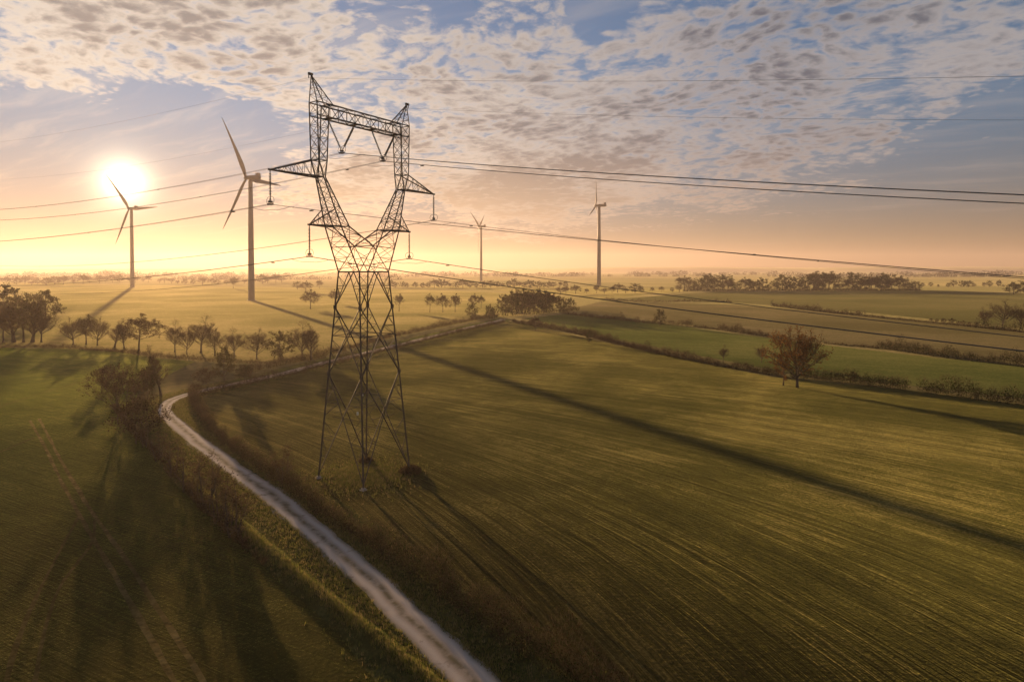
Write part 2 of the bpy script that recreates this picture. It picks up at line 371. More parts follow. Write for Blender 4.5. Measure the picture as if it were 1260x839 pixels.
def spline(pts, step=1.5):
    out = []
    P_ = [pts[0]] + list(pts) + [pts[-1]]
    for i in range(1, len(P_) - 2):
        p0, p1, p2, p3 = P_[i - 1:i + 3]
        n = max(2, int((p2 - p1).length / step))
        for k in range(n):
            t = k / n
            out.append(.5 * ((2 * p1) + (p2 - p0) * t + (2 * p0 - 5 * p1 + 4 * p2 - p3) * t * t + (3 * p1 - p0 - 3 * p2 + p3) * t ** 3))
    out.append(Vector(pts[-1])); return out
def ribbon(name, pts, width, mat, z, wob=0, seed=1, crown=0):
    rng = random.Random(seed)
    cs = [spl for spl in pts]; N = len(cs); mb = MB(); uv = []
    K = 4 if crown else 1
    L = 0
    offs = [0, 0]
    for i, c in enumerate(cs):
        d = cs[min(i + 1, N - 1)] - cs[max(i - 1, 0)]; d.z = 0; d.normalize(); nrm = Vector((d.y, -d.x, 0))
        if i: L += (cs[i] - cs[i - 1]).length
        offs = [o * .7 + rng.uniform(-wob, wob) for o in offs]
        wd = width(i / (N - 1)) if callable(width) else width
        for k in range(K + 1):
            t = k / K
            p = c + nrm * ((t - .5) * wd + offs[0] * (1 - t) + offs[1] * t)
            mb.v.append((p.x, p.y, z + crown * (1 - (2 * t - 1) ** 2))); uv.append((t, L / 4))
    for i in range(N - 1):
        for k in range(K):
            a = i * (K + 1) + k
            mb.f.append((a, a + 1, a + K + 2, a + K + 1)); mb.mi.append(0)
    o = mb.build(name, mat)
    if o.data.polygons[0].normal.z < 0: o.data.flip_normals()
    ul = o.data.uv_layers.new(name='UVMap')
    for lp in o.data.loops: ul.data[lp.index].uv = uv[lp.vertex_index]
    o['kind'] = 'structure'
    return o
ROAD_PX = [(700, 960), (640, 889), (585, 839), (505, 763), (430, 690), (365, 634), (300, 584), (250, 548), (218, 523), (203, 507), (206, 496), (226, 487), (262, 478), (310, 468), (350, 459), (400, 446), (480, 427), (560, 407), (620, 393)]
ROAD = spline(px_pts(ROAD_PX), 1.2)
ribbon('grass_verge', ROAD, 11.0, M['verge'], .012, .3, 3)
ribbon('gravel_track', ROAD, 3.1, M['track'], .02, .22, 4, .05)
for k, l in enumerate(([(37, 517), (60, 560), (92, 625), (140, 705), (215, 839), (260, 920)], [(48, 515), (80, 575), (117, 635), (160, 695), (250, 839), (300, 920)],
          [(97, 634), (60, 705), (25, 780), (8, 839), (-10, 930)], [(117, 640), (112, 668), (75, 720), (55, 775), (42, 839), (30, 930)],
          [(-60, 580), (0, 556), (42, 538)], [(0, 500), (70, 478), (140, 460)])):
    ribbon('wheel_track', spline(px_pts(l), 1.2), .42 if k < 2 else .32, M['wheel'] if k < 2 else M['faint'], (.014 + .002 * (k % 2)), .05, 20 + k)

# far ridge beyond the plain
def hill_mb(x0, x1, y, hfun, wid, seed):
    mb = MB(); n = 90
    for i in range(n + 1):
        t = i / n; x = x0 + (x1 - x0) * t
        h = hfun(t)
        for (dy, k) in ((-wid, -.02), (-wid * .6, .35), (-wid * .25, .85), (0, 1), (wid * .4, .7), (wid, -.02)):
            mb.v.append((x, y + dy, h * k))
    for i in range(n):
        for k in range(5):
            a = i * 6 + k; mb.f.append((a, a + 6, a + 7, a + 1)); mb.mi.append(0)
    return mb
rn = random.Random(5); ph = [rn.uniform(0, 6.3) for _ in range(8)]
def rough(t, s): return sum(math.sin(t * s * (1 + .73 * i) + ph[i]) / (1 + i * .6) for i in range(6)) / 3
hb = hill_mb(-1500, 6500, 6000, lambda t: max(2, 52 * min(1, t * 3.0) * (1 + .16 * rough(t, 14))), 500, 1)
hb.build('hills', M['far'], smooth=True)['kind'] = 'structure'
hb = hill_mb(-6500, -300, 5200, lambda t: max(2, 34 * min(1, (1 - t) * 4) * (1 + .2 * rough(t + 3, 18))), 500, 2)
hb.build('hills', M['far'], smooth=True)['kind'] = 'structure'

# ------------------------------------------------------------------ haze
HT = 212.0; HZ = MB(); HZ.box((0, 3600, (HT - 1) / 2), (7900, 0, 0), (0, 4200, 0), (0, 0, (HT + 1) / 2))
hm, g = new_mat('morning haze')
pv = g.n('ShaderNodeVolumePrincipled'); pv.inputs['Color'].default_value = (.97, .83, .76, 1)
pv.inputs['Density'].default_value = .00012; pv.inputs['Anisotropy'].default_value = .45
o_ = g.n('ShaderNodeOutputMaterial'); g.t.links.new(pv.outputs[0], o_.inputs['Volume'])
hz = HZ.build('haze', hm); hz['kind'] = 'stuff'
#PART2
# ------------------------------------------------------------------ the lattice pylon
TH = .983
PC = Vector((-19.355, 82.851, 0))
U = Vector((math.cos(TH), math.sin(TH), 0)); V = Vector((math.sin(TH), -math.cos(TH), 0))
# local frame of the pylon: x along the cross-arms, y along the line
def lerp(a, b, t): return Vector(a).lerp(Vector(b), t)
CH, BR, SM = .105, .05, .034         # half-sizes of chords, braces, light braces
def brace(mb, a0, a1, b0, b1, n, r=BR, mode='X', rung=True):
    """lattice between two chords a0-a1 and b0-b1"""
    for i in range(n):
        t0, t1 = i / n, (i + 1) / n
        A0, A1, B0, B1 = lerp(a0, a1, t0), lerp(a0, a1, t1), lerp(b0, b1, t0), lerp(b0, b1, t1)
        if mode == 'X': mb.tube(A0, B1, r); mb.tube(B0, A1, r)
        elif mode == 'Z': mb.tube(A0 if i % 2 else B0, B1 if i % 2 else A1, r)
        elif mode == 'K':
            m = (A0 + B0) / 2; mb.tube(m, A1, r); mb.tube(m, B1, r)
        if rung and i: mb.tube(A0, B0, r * .8)
pyl = empty('transmission_pylon', PC, TH)
tag(pyl, 'tall dark steel lattice pylon with a square window at its head and four arms', 'pylon')
WU, WV, ZW = 2.55, 1.93, 26.72
WB = 4.143
def leg_at(su, sv, z):
    t = (ZW - z) / ZW
    return Vector((su * (WU + (WB - WU) * t), sv * (WV + (WB - WV) * t), z))
corners = [(-1, -1), (1, -1), (1, 1), (-1, 1)]
for su, sv in corners:
    mb = MB(); mb.tube(leg_at(su, sv, .25), leg_at(su, sv, 13.6), .15, .14); mb.tube(leg_at(su, sv, 13.6), leg_at(su, sv, ZW), .14, .12)
    for z in (22.2, 13.6): mb.box(leg_at(su, sv, z), (.15, 0, 0), (0, .15, 0), (0, 0, .25))
    mb.build('leg', M['steel'], pyl)
    mb = MB(); p = leg_at(su, sv, 0)
    mb.box(p + Vector((0, 0, .04)), (.34, 0, 0), (0, .34, 0), (0, 0, .08)); mb.box(p + Vector((0, 0, .2)), (.2, 0, 0), (0, .2, 0), (0, 0, .1))
    mb.build('footing', M['concrete'], pyl)
mb = MB()
for k in range(4):
    (a, b), (c, d) = corners[k], corners[(k + 1) % 4]
    A = lambda z: leg_at(a, b, z); B = lambda z: leg_at(c, d, z); Mid = lambda z: (A(z) + B(z)) / 2
    q = .085
    for z0, z1, z2 in ((ZW, 22.2, 18.5), (18.5, 13.6, 8.2), (8.2, .6, None)):
        for X in (A, B):
            mb.tube(Mid(z0), X(z1), q)
            if z2 is not None: mb.tube(X(z1), Mid(z2), q)
            # secondary struts stiffen the legs
            for t in (.4, .7):
                zz = z0 + (z1 - z0) * t; P_ = lerp(Mid(z0), X(z1), t)
                mb.tube(P_, X(zz), SM); mb.tube(P_, X(zz + (z0 - z1) * .3), SM)
            if z2 is not None:
                for t in (.35, .68):
                    zz = z1 + (z2 - z1) * t; P_ = lerp(X(z1), Mid(z2), t)
                    mb.tube(P_, X(zz), SM); mb.tube(P_, X(zz - (z1 - z2) * .33), SM)
    mb.tube(lerp(A(18.5), B(18.5), 0), B(18.5), .045); mb.tube(lerp(A(8.2), B(8.2), .22), lerp(A(8.2), B(8.2), .78), SM)
    mb.tube(Mid(18.5), (leg_at(c, d, 18.5) + leg_at(*corners[(k + 2) % 4], 18.5)) / 2, SM)
    for z in (24.6,): mb.tube(lerp(A(z), B(z), .0), lerp(A(z), B(z), .2), SM); mb.tube(lerp(A(z), B(z), .8), B(z), SM)
mb.build('body_bracing', M['steel'], pyl)
mb = MB()
ring = [leg_at(*c, ZW) for c in corners]
for k in range(4): mb.tube(ring[k], ring[(k + 1) % 4], .085)
mb.tube(ring[0], ring[2], SM); mb.tube(ring[1], ring[3], SM)
mb.build('waist_frame', M['steel'], pyl)
ZK, UO, UI, CK = 32.37, 5.04, 3.74, 1.48
ZS, US, ZT, CV = 38.19, 6.915, 40.2, .72
ZBB, ZBT, AO, AI = 45.49, 47.04, 7.95, 6.14
ZVB, VB = 30.1, 1.72
for s in (-1, 1):
    mb = MB()
    sh = {(o, v): Vector((s * (US + (.13 if o else -.13)), v * CV, ZS)) for o in (0, 1) for v in (-1, 1)}
    kk = {(o, v): Vector((s * (UO if o else UI), v * CK, ZK)) for o in (0, 1) for v in (-1, 1)}
    ww = {v: Vector((s * WU, v * WV, ZW)) for v in (-1, 1)}
    vb = {v: Vector((0, v * VB, ZVB)) for v in (-1, 1)}
    for v in (-1, 1):
        mb.tube(sh[1, v], kk[1, v], CH); mb.tube(sh[0, v], kk[0, v], CH * .9)
        mb.tube(kk[1, v], ww[v], CH); mb.tube(kk[0, v], vb[v], CH * .9)
        brace(mb, sh[1, v], kk[1, v], sh[0, v], kk[0, v], 5, SM)
        # the wide foot of the fork on each face
        m1 = lerp(kk[1, v], ww[v], .45); n1 = lerp(kk[0, v], vb[v], .5)
        mb.tube(kk[1, v], n1, BR); mb.tube(kk[0, v], m1, BR); mb.tube(m1, n1, SM); mb.tube(m1, vb[v], BR)
        mb.tube(vb[v], ww[v], .06); m2 = lerp(kk[1, v], ww[v], .72); mb.tube(m2, lerp(vb[v], ww[v], .45), SM); mb.tube(m1, lerp(vb[v], ww[v], .45), SM)
        c0 = Vector((0, v * WV, ZW)); mb.tube(vb[v], c0, SM); mb.tube(lerp(vb[v], ww[v], .5), c0, SM)
    brace(mb, sh[1, -1], kk[1, -1], sh[1, 1], kk[1, 1], 5, SM); brace(mb, sh[0, -1], kk[0, -1], sh[0, 1], kk[0, 1], 5, SM, 'Z')
    brace(mb, kk[1, -1], ww[-1], kk[1, 1], ww[1], 3, SM); brace(mb, kk[0, -1], vb[-1], kk[0, 1], vb[1], 2, SM)
    for a, b in (((1, -1), (1, 1)), ((0, -1), (0, 1)), ((1, -1), (0, -1)), ((1, 1), (0, 1))): mb.tube(kk[a], kk[b], BR)
    mb.tube(sh[1, -1], sh[1, 1], .085)
    if s == 1: mb.tube(vb[-1], vb[1], BR)
    mb.build('fork_arm', M['steel'], pyl)
    # column beside the window
    mb = MB()
    t1 = {(o, v): Vector((s * (7.75 if o else 6.5), v * CV, ZT)) for o in (0, 1) for v in (-1, 1)}
    t2 = {(o, v): Vector((s * (AO if o else AI), v * CV, ZBT)) for o in (0, 1) for v in (-1, 1)}
    for o in (0, 1):
        for v in (-1, 1):
            mb.tube(sh[o, v], t1[o, v], CH * .9); mb.tube(t1[o, v], t2[o, v], CH * .9)
    for a, b in (((1, -1), (1, 1)), ((0, -1), (0, 1)), ((1, -1), (0, -1)), ((1, 1), (0, 1))):
        brace(mb, t1[a], t2[a], t1[b], t2[b], 5, SM); brace(mb, sh[a], t1[a], sh[b], t1[b], 1, SM)
        mb.tube(t1[a], t1[b], .06); mb.tube(t2[a], t2[b], .06)
    mb.build('column', M['steel'], pyl)
    # earth-wire peak
    mb = MB(); ap = Vector((s * 8.2, 0, 50.15))
    ft = [t2[1, -1], t2[1, 1], Vector((s * 5.5, CV, ZBT)), Vector((s * 5.5, -CV, ZBT))]
    for f_ in ft: mb.tube(f_, ap, .075)
    for i in range(4):
        a, b = ft[i], ft[(i + 1) % 4]
        for t in (.0, .28, .52, .74):
            mb.tube(lerp(a, ap, t), lerp(b, ap, min(1, t + .26)), SM * .8); mb.tube(lerp(b, ap, t), lerp(a, ap, t), SM * .8)
    mb.box(ap + Vector((s * .1, 0, .1)), (.3, 0, 0), (0, .12, 0), (0, 0, .13)); mb.tube(ap + Vector((s * .35, 0, .1)), ap + Vector((s * .35, 0, -.45)), .07)
    mb.build('peak', M['steel'], pyl)
    # upper cross-arm
    mb = MB(); tip = Vector((s * 13.93, 0, 38.2))
    lo = {v: sh[1, v] for v in (-1, 1)}; hi = {v: t1[1, v] for v in (-1, 1)}
    for v in (-1, 1):
        mb.tube(lo[v], tip, .095); mb.tube(hi[v], tip, .095)
        for i in range(5):
            t0 = i / 6; mb.tube(lerp(hi[v], tip, t0), lerp(lo[v], tip, t0 + .09), SM); mb.tube(lerp(lo[v], tip, t0 + .09), lerp(hi[v], tip, t0 + 1 / 6), SM)
    for t in (.0, .18, .36, .54, .72):
        mb.tube(lerp(lo[-1], tip, t), lerp(lo[1], tip, t), SM); mb.tube(lerp(lo[-1], tip, t), lerp(lo[1], tip, t + .18), SM); mb.tube(lerp(hi[-1], tip, t), lerp(hi[1], tip, t + .18), SM)
    mb.box(tip, (.22, 0, 0), (0, .1, 0), (0, 0, .1))
    mb.build('upper_crossarm', M['steel'], pyl)
    mb = MB(); tip = Vector((s * 8.625, 0, ZK))
    lo = {v: kk[1, v] for v in (-1, 1)}; hi = {v: lerp(kk[1, v], sh[1, v], .35) for v in (-1, 1)}
    for v in (-1, 1):
        mb.tube(lo[v], tip, .085); mb.tube(hi[v], tip, .085)
        for t in (.0, .3, .6): mb.tube(lerp(hi[v], tip, t), lerp(lo[v], tip, t + .15), SM); mb.tube(lerp(lo[v], tip, t + .15), lerp(hi[v], tip, t + .3), SM)
    for t in (.3, .6): mb.tube(lerp(lo[-1], tip, t), lerp(lo[1], tip, t), SM); mb.tube(lerp(lo[-1], tip, t), lerp(lo[1], tip, t - .3), SM)
    mb.box(tip, (.2, 0, 0), (0, .1, 0), (0, 0, .1))
    mb.build('lower_crossarm', M['steel'], pyl)
mb = MB()
bm_ = {(v, h): [Vector((-AI, v * CV, ZBT if h else ZBB)), Vector((AI, v * CV, ZBT if h else ZBB))] for v in (-1, 1) for h in (0, 1)}
for k in bm_: mb.tube(*bm_[k], CH * .9)
for s in (-1, 1):
    for v in (-1, 1): mb.tube((s * AI, v * CV, ZBT), (s * AO, v * CV, ZBT), .08); mb.tube((s * AI, v * CV, ZBB), (s * (AO - .05), v * CV, ZBB), .08)
for v in (-1, 1): brace(mb, *bm_[v, 0], *bm_[v, 1], 9, BR, 'Z')
brace(mb, *bm_[-1, 1], *bm_[1, 1], 9, SM, 'Z'); brace(mb, *bm_[-1, 0], *bm_[1, 0], 9, SM, 'X')
for u_ in (-5.75, -1.5, 1.5, 5.75): mb.box((u_, 0, ZBB), (.22, 0, 0), (0, CV, 0), (0, 0, .07))
mb.build('beam', M['steel'], pyl)
# insulator strings
def string_mb(p, q):
    p = Vector(p); q = Vector(q); d = (q - p).normalized(); L = (q - p).length; mb = MB()
    mb.tube(p, q, .05, n=6)
    a = d.orthogonal().normalized(); b = d.cross(a); n = int((L - .7) / .17)
    for i in range(n):
        c = p + d * (.35 + i * .17); k = len(mb.v)
        for r_, dd in ((.055, -.03), (.15, .02), (.14, .05), (.05, .07)):
            for j in range(10):
                t = 2 * math.pi * j / 10; mb.v.append(tuple(c + d * dd + (a * math.cos(t) + b * math.sin(t)) * r_))
        for l in range(3):
            for j in range(10):
                m_ = (j + 1) % 10; mb.f.append((k + l * 10 + j, k + l * 10 + m_, k + l * 10 + 10 + m_, k + l * 10 + 10 + j)); mb.mi.append(0)
    return mb
def clamp_parts(par, c):
    c = Vector(c); mb = MB()
    mb.box(c + Vector((0, 0, .28)), (.28, 0, 0), (0, .05, 0), (0, 0, .10)); mb.tube(c + Vector((-.2, 0, .3)), c + Vector((-.2, 0, -.02)), .05); mb.tube(c + Vector((.2, 0, .3)), c + Vector((.2, 0, -.02)), .05)
    for s in (-1, 1): mb.box(c + Vector((s * .2, 0, 0)), (.06, 0, 0), (0, .28, 0), (0, 0, .07))
    mb.build('clamp', M['steel'], par)
    mb = MB()
    for s in (-1, 1):
        mb.path([c + Vector((s * .12, .42 * s + math.cos(t) * .42, .42 + math.sin(t) * .42)) for t in [i * 2 * math.pi / 18 for i in range(19)]], .025, 5)
    mb.build('arcing_ring', M['steel'], par)
for s in (-1, 1):
    for (u_, zt, zb) in ((13.93, 38.1, 34.33), (8.625, 32.3, 28.58)):
        o = string_mb((s * u_, 0, zt), (s * u_, 0, zb + .35)).build('insulator_string', M['porcelain'], pyl)
        clamp_parts(o, (s * u_, 0, zb))
    for k, u_ in enumerate((1.5, 5.75)):
        o = string_mb((s * u_, 0, ZBB - .1), (s * (3.57 + (-.12 if k == 0 else .12)), 0, 41.62 + .4)).build('insulator_string', M['porcelain'], pyl)
        if k: clamp_parts(o, (s * 3.57, 0, 41.62))
for (su, sv, k, z, dx_) in ((-1, -1, (-1, 1), 9.2, .34), (1, 1, (-1, 1), 9.8, .30), (1, 1, (-1, 1), 7.2, .30)):
    A = leg_at(su, sv, z); B = leg_at(*k, z); p = lerp(A, B, .1)
    nrm = Vector((0, 1, 0)) if su == 1 else Vector((-1, 0, 0))
    mb = MB(); x_ = (B - A).normalized(); mb.box(p + nrm * .1, x_ * .14, nrm * .012, (0, 0, .3 if z < 8 else .2)); mb.build('warning_plate', M['plate'], pyl)

# ------------------------------------------------------------------ wires
def wire_fit(a, z0, sg, px, py, k=.000336):
    bb = (419.5 - SH - py) / F; aa = (px - 630) / F
    lo, hi = .5, 200
    for _ in range(60):
        s = (lo + hi) / 2; p = PC + U * a + V * (sg * s)
        z = H + p.y * (bb * math.cos(PITCH) - math.sin(PITCH)) / (math.cos(PITCH) + bb * math.sin(PITCH))
        fw = p.y * math.cos(PITCH) - (z - H) * math.sin(PITCH)
        over = (p.x / fw - aa) * sg if fw > 0 else 1
        if over > 0: hi = s
        else: lo = s
    return (z0 - z + k * s * s) / s, k
WIRES = [('earth_wire', -8.55, 49.75, (0, 175), (1260, 94), 1, 'thin earth wire strung over the left, taller-looking peak of the pylon'),
         ('earth_wire', 8.55, 49.75, (0, 221), (1260, 148), 1, 'thin earth wire strung over the right, lower-looking peak of the pylon'),
         ('power_line', -3.57, 41.62, (0, 258), (1260, 240), 2, 'twin power line held by the left V of insulators in the pylon window'),
         ('power_line', 3.57, 41.62, (0, 271), (1260, 250.5), 2, 'twin power line held by the right V of insulators in the pylon window'),
         ('power_line', -13.93, 34.33, (0, 297), (1260, 341), 2, 'twin power line hanging from the long upper left arm of the pylon'),
         ('power_line', 13.93, 34.33, (0, 327), (1260, 343), 2, 'twin power line hanging from the long upper right arm of the pylon'),
         ('power_line', -8.625, 28.58, (0, 352), (1260, 432), 2, 'twin power line hanging from the short lower left arm of the pylon'),
         ('power_line', 8.625, 28.58, (0, 361), (1260, 414.6), 2, 'twin power line hanging from the short lower right arm of the pylon')]
for nm, a, z0, lpx, rpx, n, lab in WIRES:
    aL, k = wire_fit(a, z0, -1, *lpx); aR, k = wire_fit(a, z0, 1, *rpx)
    def wp(s, off=0):
        sl = aR if s > 0 else aL; t = abs(s)
        p = PC + U * (a + off) + V * s; return Vector((p.x, p.y, z0 - sl * t + k * t * t))
    ss = [-420 + i * 12 for i in range(35)] + [-3, -1, 0, 1, 3] + [i * 6 for i in range(2, 46)]
    ss = sorted(set(ss))
    root = empty(nm, wp(0)); tag(root, lab, 'power line' if n == 2 else 'earth wire', 'wires of the power line')
    org = wp(0)
    for off in ((-.2, .2) if n == 2 else (0,)):
        mb = MB(); mb.path([wp(s, off) - org for s in ss], .024 if n == 2 else .011, 5); mb.build('conductor' if n == 2 else 'strand', M['wire'], root, True)
    if n == 2:
        mb = MB()
        for sg in (-1, 1):
            mb.path([wp(sg * 3.4, .0) - org, wp(sg * 2.6, .0) - org + Vector((0, 0, -.25)), wp(sg * 1.2, .0) - org + Vector((0, 0, -.55)), wp(0) - org + Vector((0, 0, -.62))], .022, 5)
        mb.build('support_loop', M['wire'], root, True)
        mb = MB(); mb.tube(-U * .24, U * .24, .03); mb.box((0, 0, 0), V * .08, U * .05, (0, 0, .05)); sp = mb.mesh('spacer', M['wire'])
        for s in range(-380, 260, 48): link(sp, 'spacer', root, wp(s) - org)
        mb = MB(); mb.box((0, 0, 0), V * .28, U * .05, (0, 0, .06)); mb.tube((0, 0, 0), (0, 0, .14), .03); dp = mb.mesh('vibration_damper', M['wire'])
        for s in (-7, 7): link(dp, 'vibration_damper', root, wp(s) - org + Vector((0, 0, -.12)))

# ------------------------------------------------------------------ wind turbines
def blade_mesh():
    mb = MB(); n = 22; L = 56.0; K = 10
    for i in range(n + 1):
        t = i / n; r = 1.2 + t * L
        ch = 2.3 + (4.1 - 2.3) * min(1, t / .2) if t < .2 else 4.1 * (1 - (t - .2) / .8) ** .85 * .93 + .28
        th = 2.2 * (1 - min(1, t / .2)) + .75 * min(1, t / .2) if t < .2 else .75 * (1 - (t - .2) / .8) + .06
        tw = R(22) * (1 - t) ** 2; bend = 2.6 * t * t
        for j in range(K):
            a = 2 * math.pi * j / K; x = math.cos(a) * .5 - .12 * (t > .08); yy = math.sin(a) * .5
            c_, s_ = x * ch * 1.22, yy * th * 1.2 * (.6 + .4 * math.cos(a))
            mb.v.append((s_ * math.cos(tw) + c_ * math.sin(tw) + bend, c_ * math.cos(tw) - s_ * math.sin(tw), r))
    for i in range(n):
        for j in range(K):
            q = (j + 1) % K; mb.f.append((i * K + j, i * K + q, (i + 1) * K + q, (i + 1) * K + j)); mb.mi.append(0)
    mb.f.append(tuple(n * K + j for j in range(K))); mb.mi.append(0)
    return mb.mesh('blade', M['white'], True)
HUBZ = 114.0
mb = MB(); mb.path([(0, 0, 0), (0, 0, 25), (0, 0, 70), (0, 0, HUBZ - 2)], [2.9, 2.7, 2.35, 1.9], 28)
tower_me = mb.mesh('tower', M['white'], True)
mb = MB(); mb.path([(0, 0, 0), (0, 0, .25)], [4.2, 4.2], 28); base_me = mb.mesh('foundation', M['concrete'])
mb = MB()      # nacelle lofted from rounded sections
secs = [(3.2, 1.4, 1.5), (2.0, 1.75, 1.85), (-2, 1.95, 2.0), (-8.5, 1.95, 1.95), (-10.2, 1.7, 1.6)]
for (x, wy, wz) in secs:
    for j in range(16):
        a = 2 * math.pi * j / 16; c_, s_ = math.cos(a), math.sin(a)
        mb.v.append((x, wy * math.copysign(abs(c_) ** .5, c_), HUBZ + wz * math.copysign(abs(s_) ** .5, s_)))
for i in range(len(secs) - 1):
    for j in range(16): q = (j + 1) % 16; mb.f.append((i * 16 + j, i * 16 + q, i * 16 + 16 + q, i * 16 + 16 + j)); mb.mi.append(0)
mb.f.append(tuple(range(16))); mb.f.append(tuple(len(mb.v) - 16 + j for j in range(16))); mb.mi += [0, 0]
nac_me = mb.mesh('nacelle', M['white'], True)
mb = MB(); mb.box((-8.2, 0, HUBZ + 2.75), (1.5, 0, 0), (0, 1.7, 0), (0, 0, .95)); mb.box((-8.2, 0, HUBZ + 3.0), (1.6, 0, 0), (0, 1.2, 0), (0, 0, .95)); mb.tube((-5, .8, HUBZ + 1.9), (-5, .8, HUBZ + 3.6), .09)
cool_me = mb.mesh('cooler', M['greypaint'])
mb = MB(); mb.path([(3.1, 0, HUBZ), (3.6, 0, HUBZ), (5.2, 0, HUBZ), (6.5, 0, HUBZ), (7.1, 0, HUBZ)], [1.5, 1.8, 1.75, 1.15, .3], 20); hub_me = mb.mesh('hub', M['white'], True)
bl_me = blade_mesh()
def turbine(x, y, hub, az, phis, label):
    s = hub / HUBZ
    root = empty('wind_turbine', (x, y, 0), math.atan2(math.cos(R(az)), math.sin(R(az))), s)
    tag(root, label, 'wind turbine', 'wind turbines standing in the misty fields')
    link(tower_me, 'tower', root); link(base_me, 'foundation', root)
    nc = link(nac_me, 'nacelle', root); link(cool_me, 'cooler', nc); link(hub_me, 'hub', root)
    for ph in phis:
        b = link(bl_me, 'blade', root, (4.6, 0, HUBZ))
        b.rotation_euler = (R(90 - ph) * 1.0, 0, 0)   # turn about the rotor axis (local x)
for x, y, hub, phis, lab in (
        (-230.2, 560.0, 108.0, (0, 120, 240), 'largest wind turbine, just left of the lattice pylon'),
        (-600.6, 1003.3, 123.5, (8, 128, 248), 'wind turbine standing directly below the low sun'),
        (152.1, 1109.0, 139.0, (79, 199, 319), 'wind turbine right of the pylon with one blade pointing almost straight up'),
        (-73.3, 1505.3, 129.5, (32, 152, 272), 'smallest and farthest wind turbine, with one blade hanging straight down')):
    turbine(x, y, hub, -75, phis, lab)
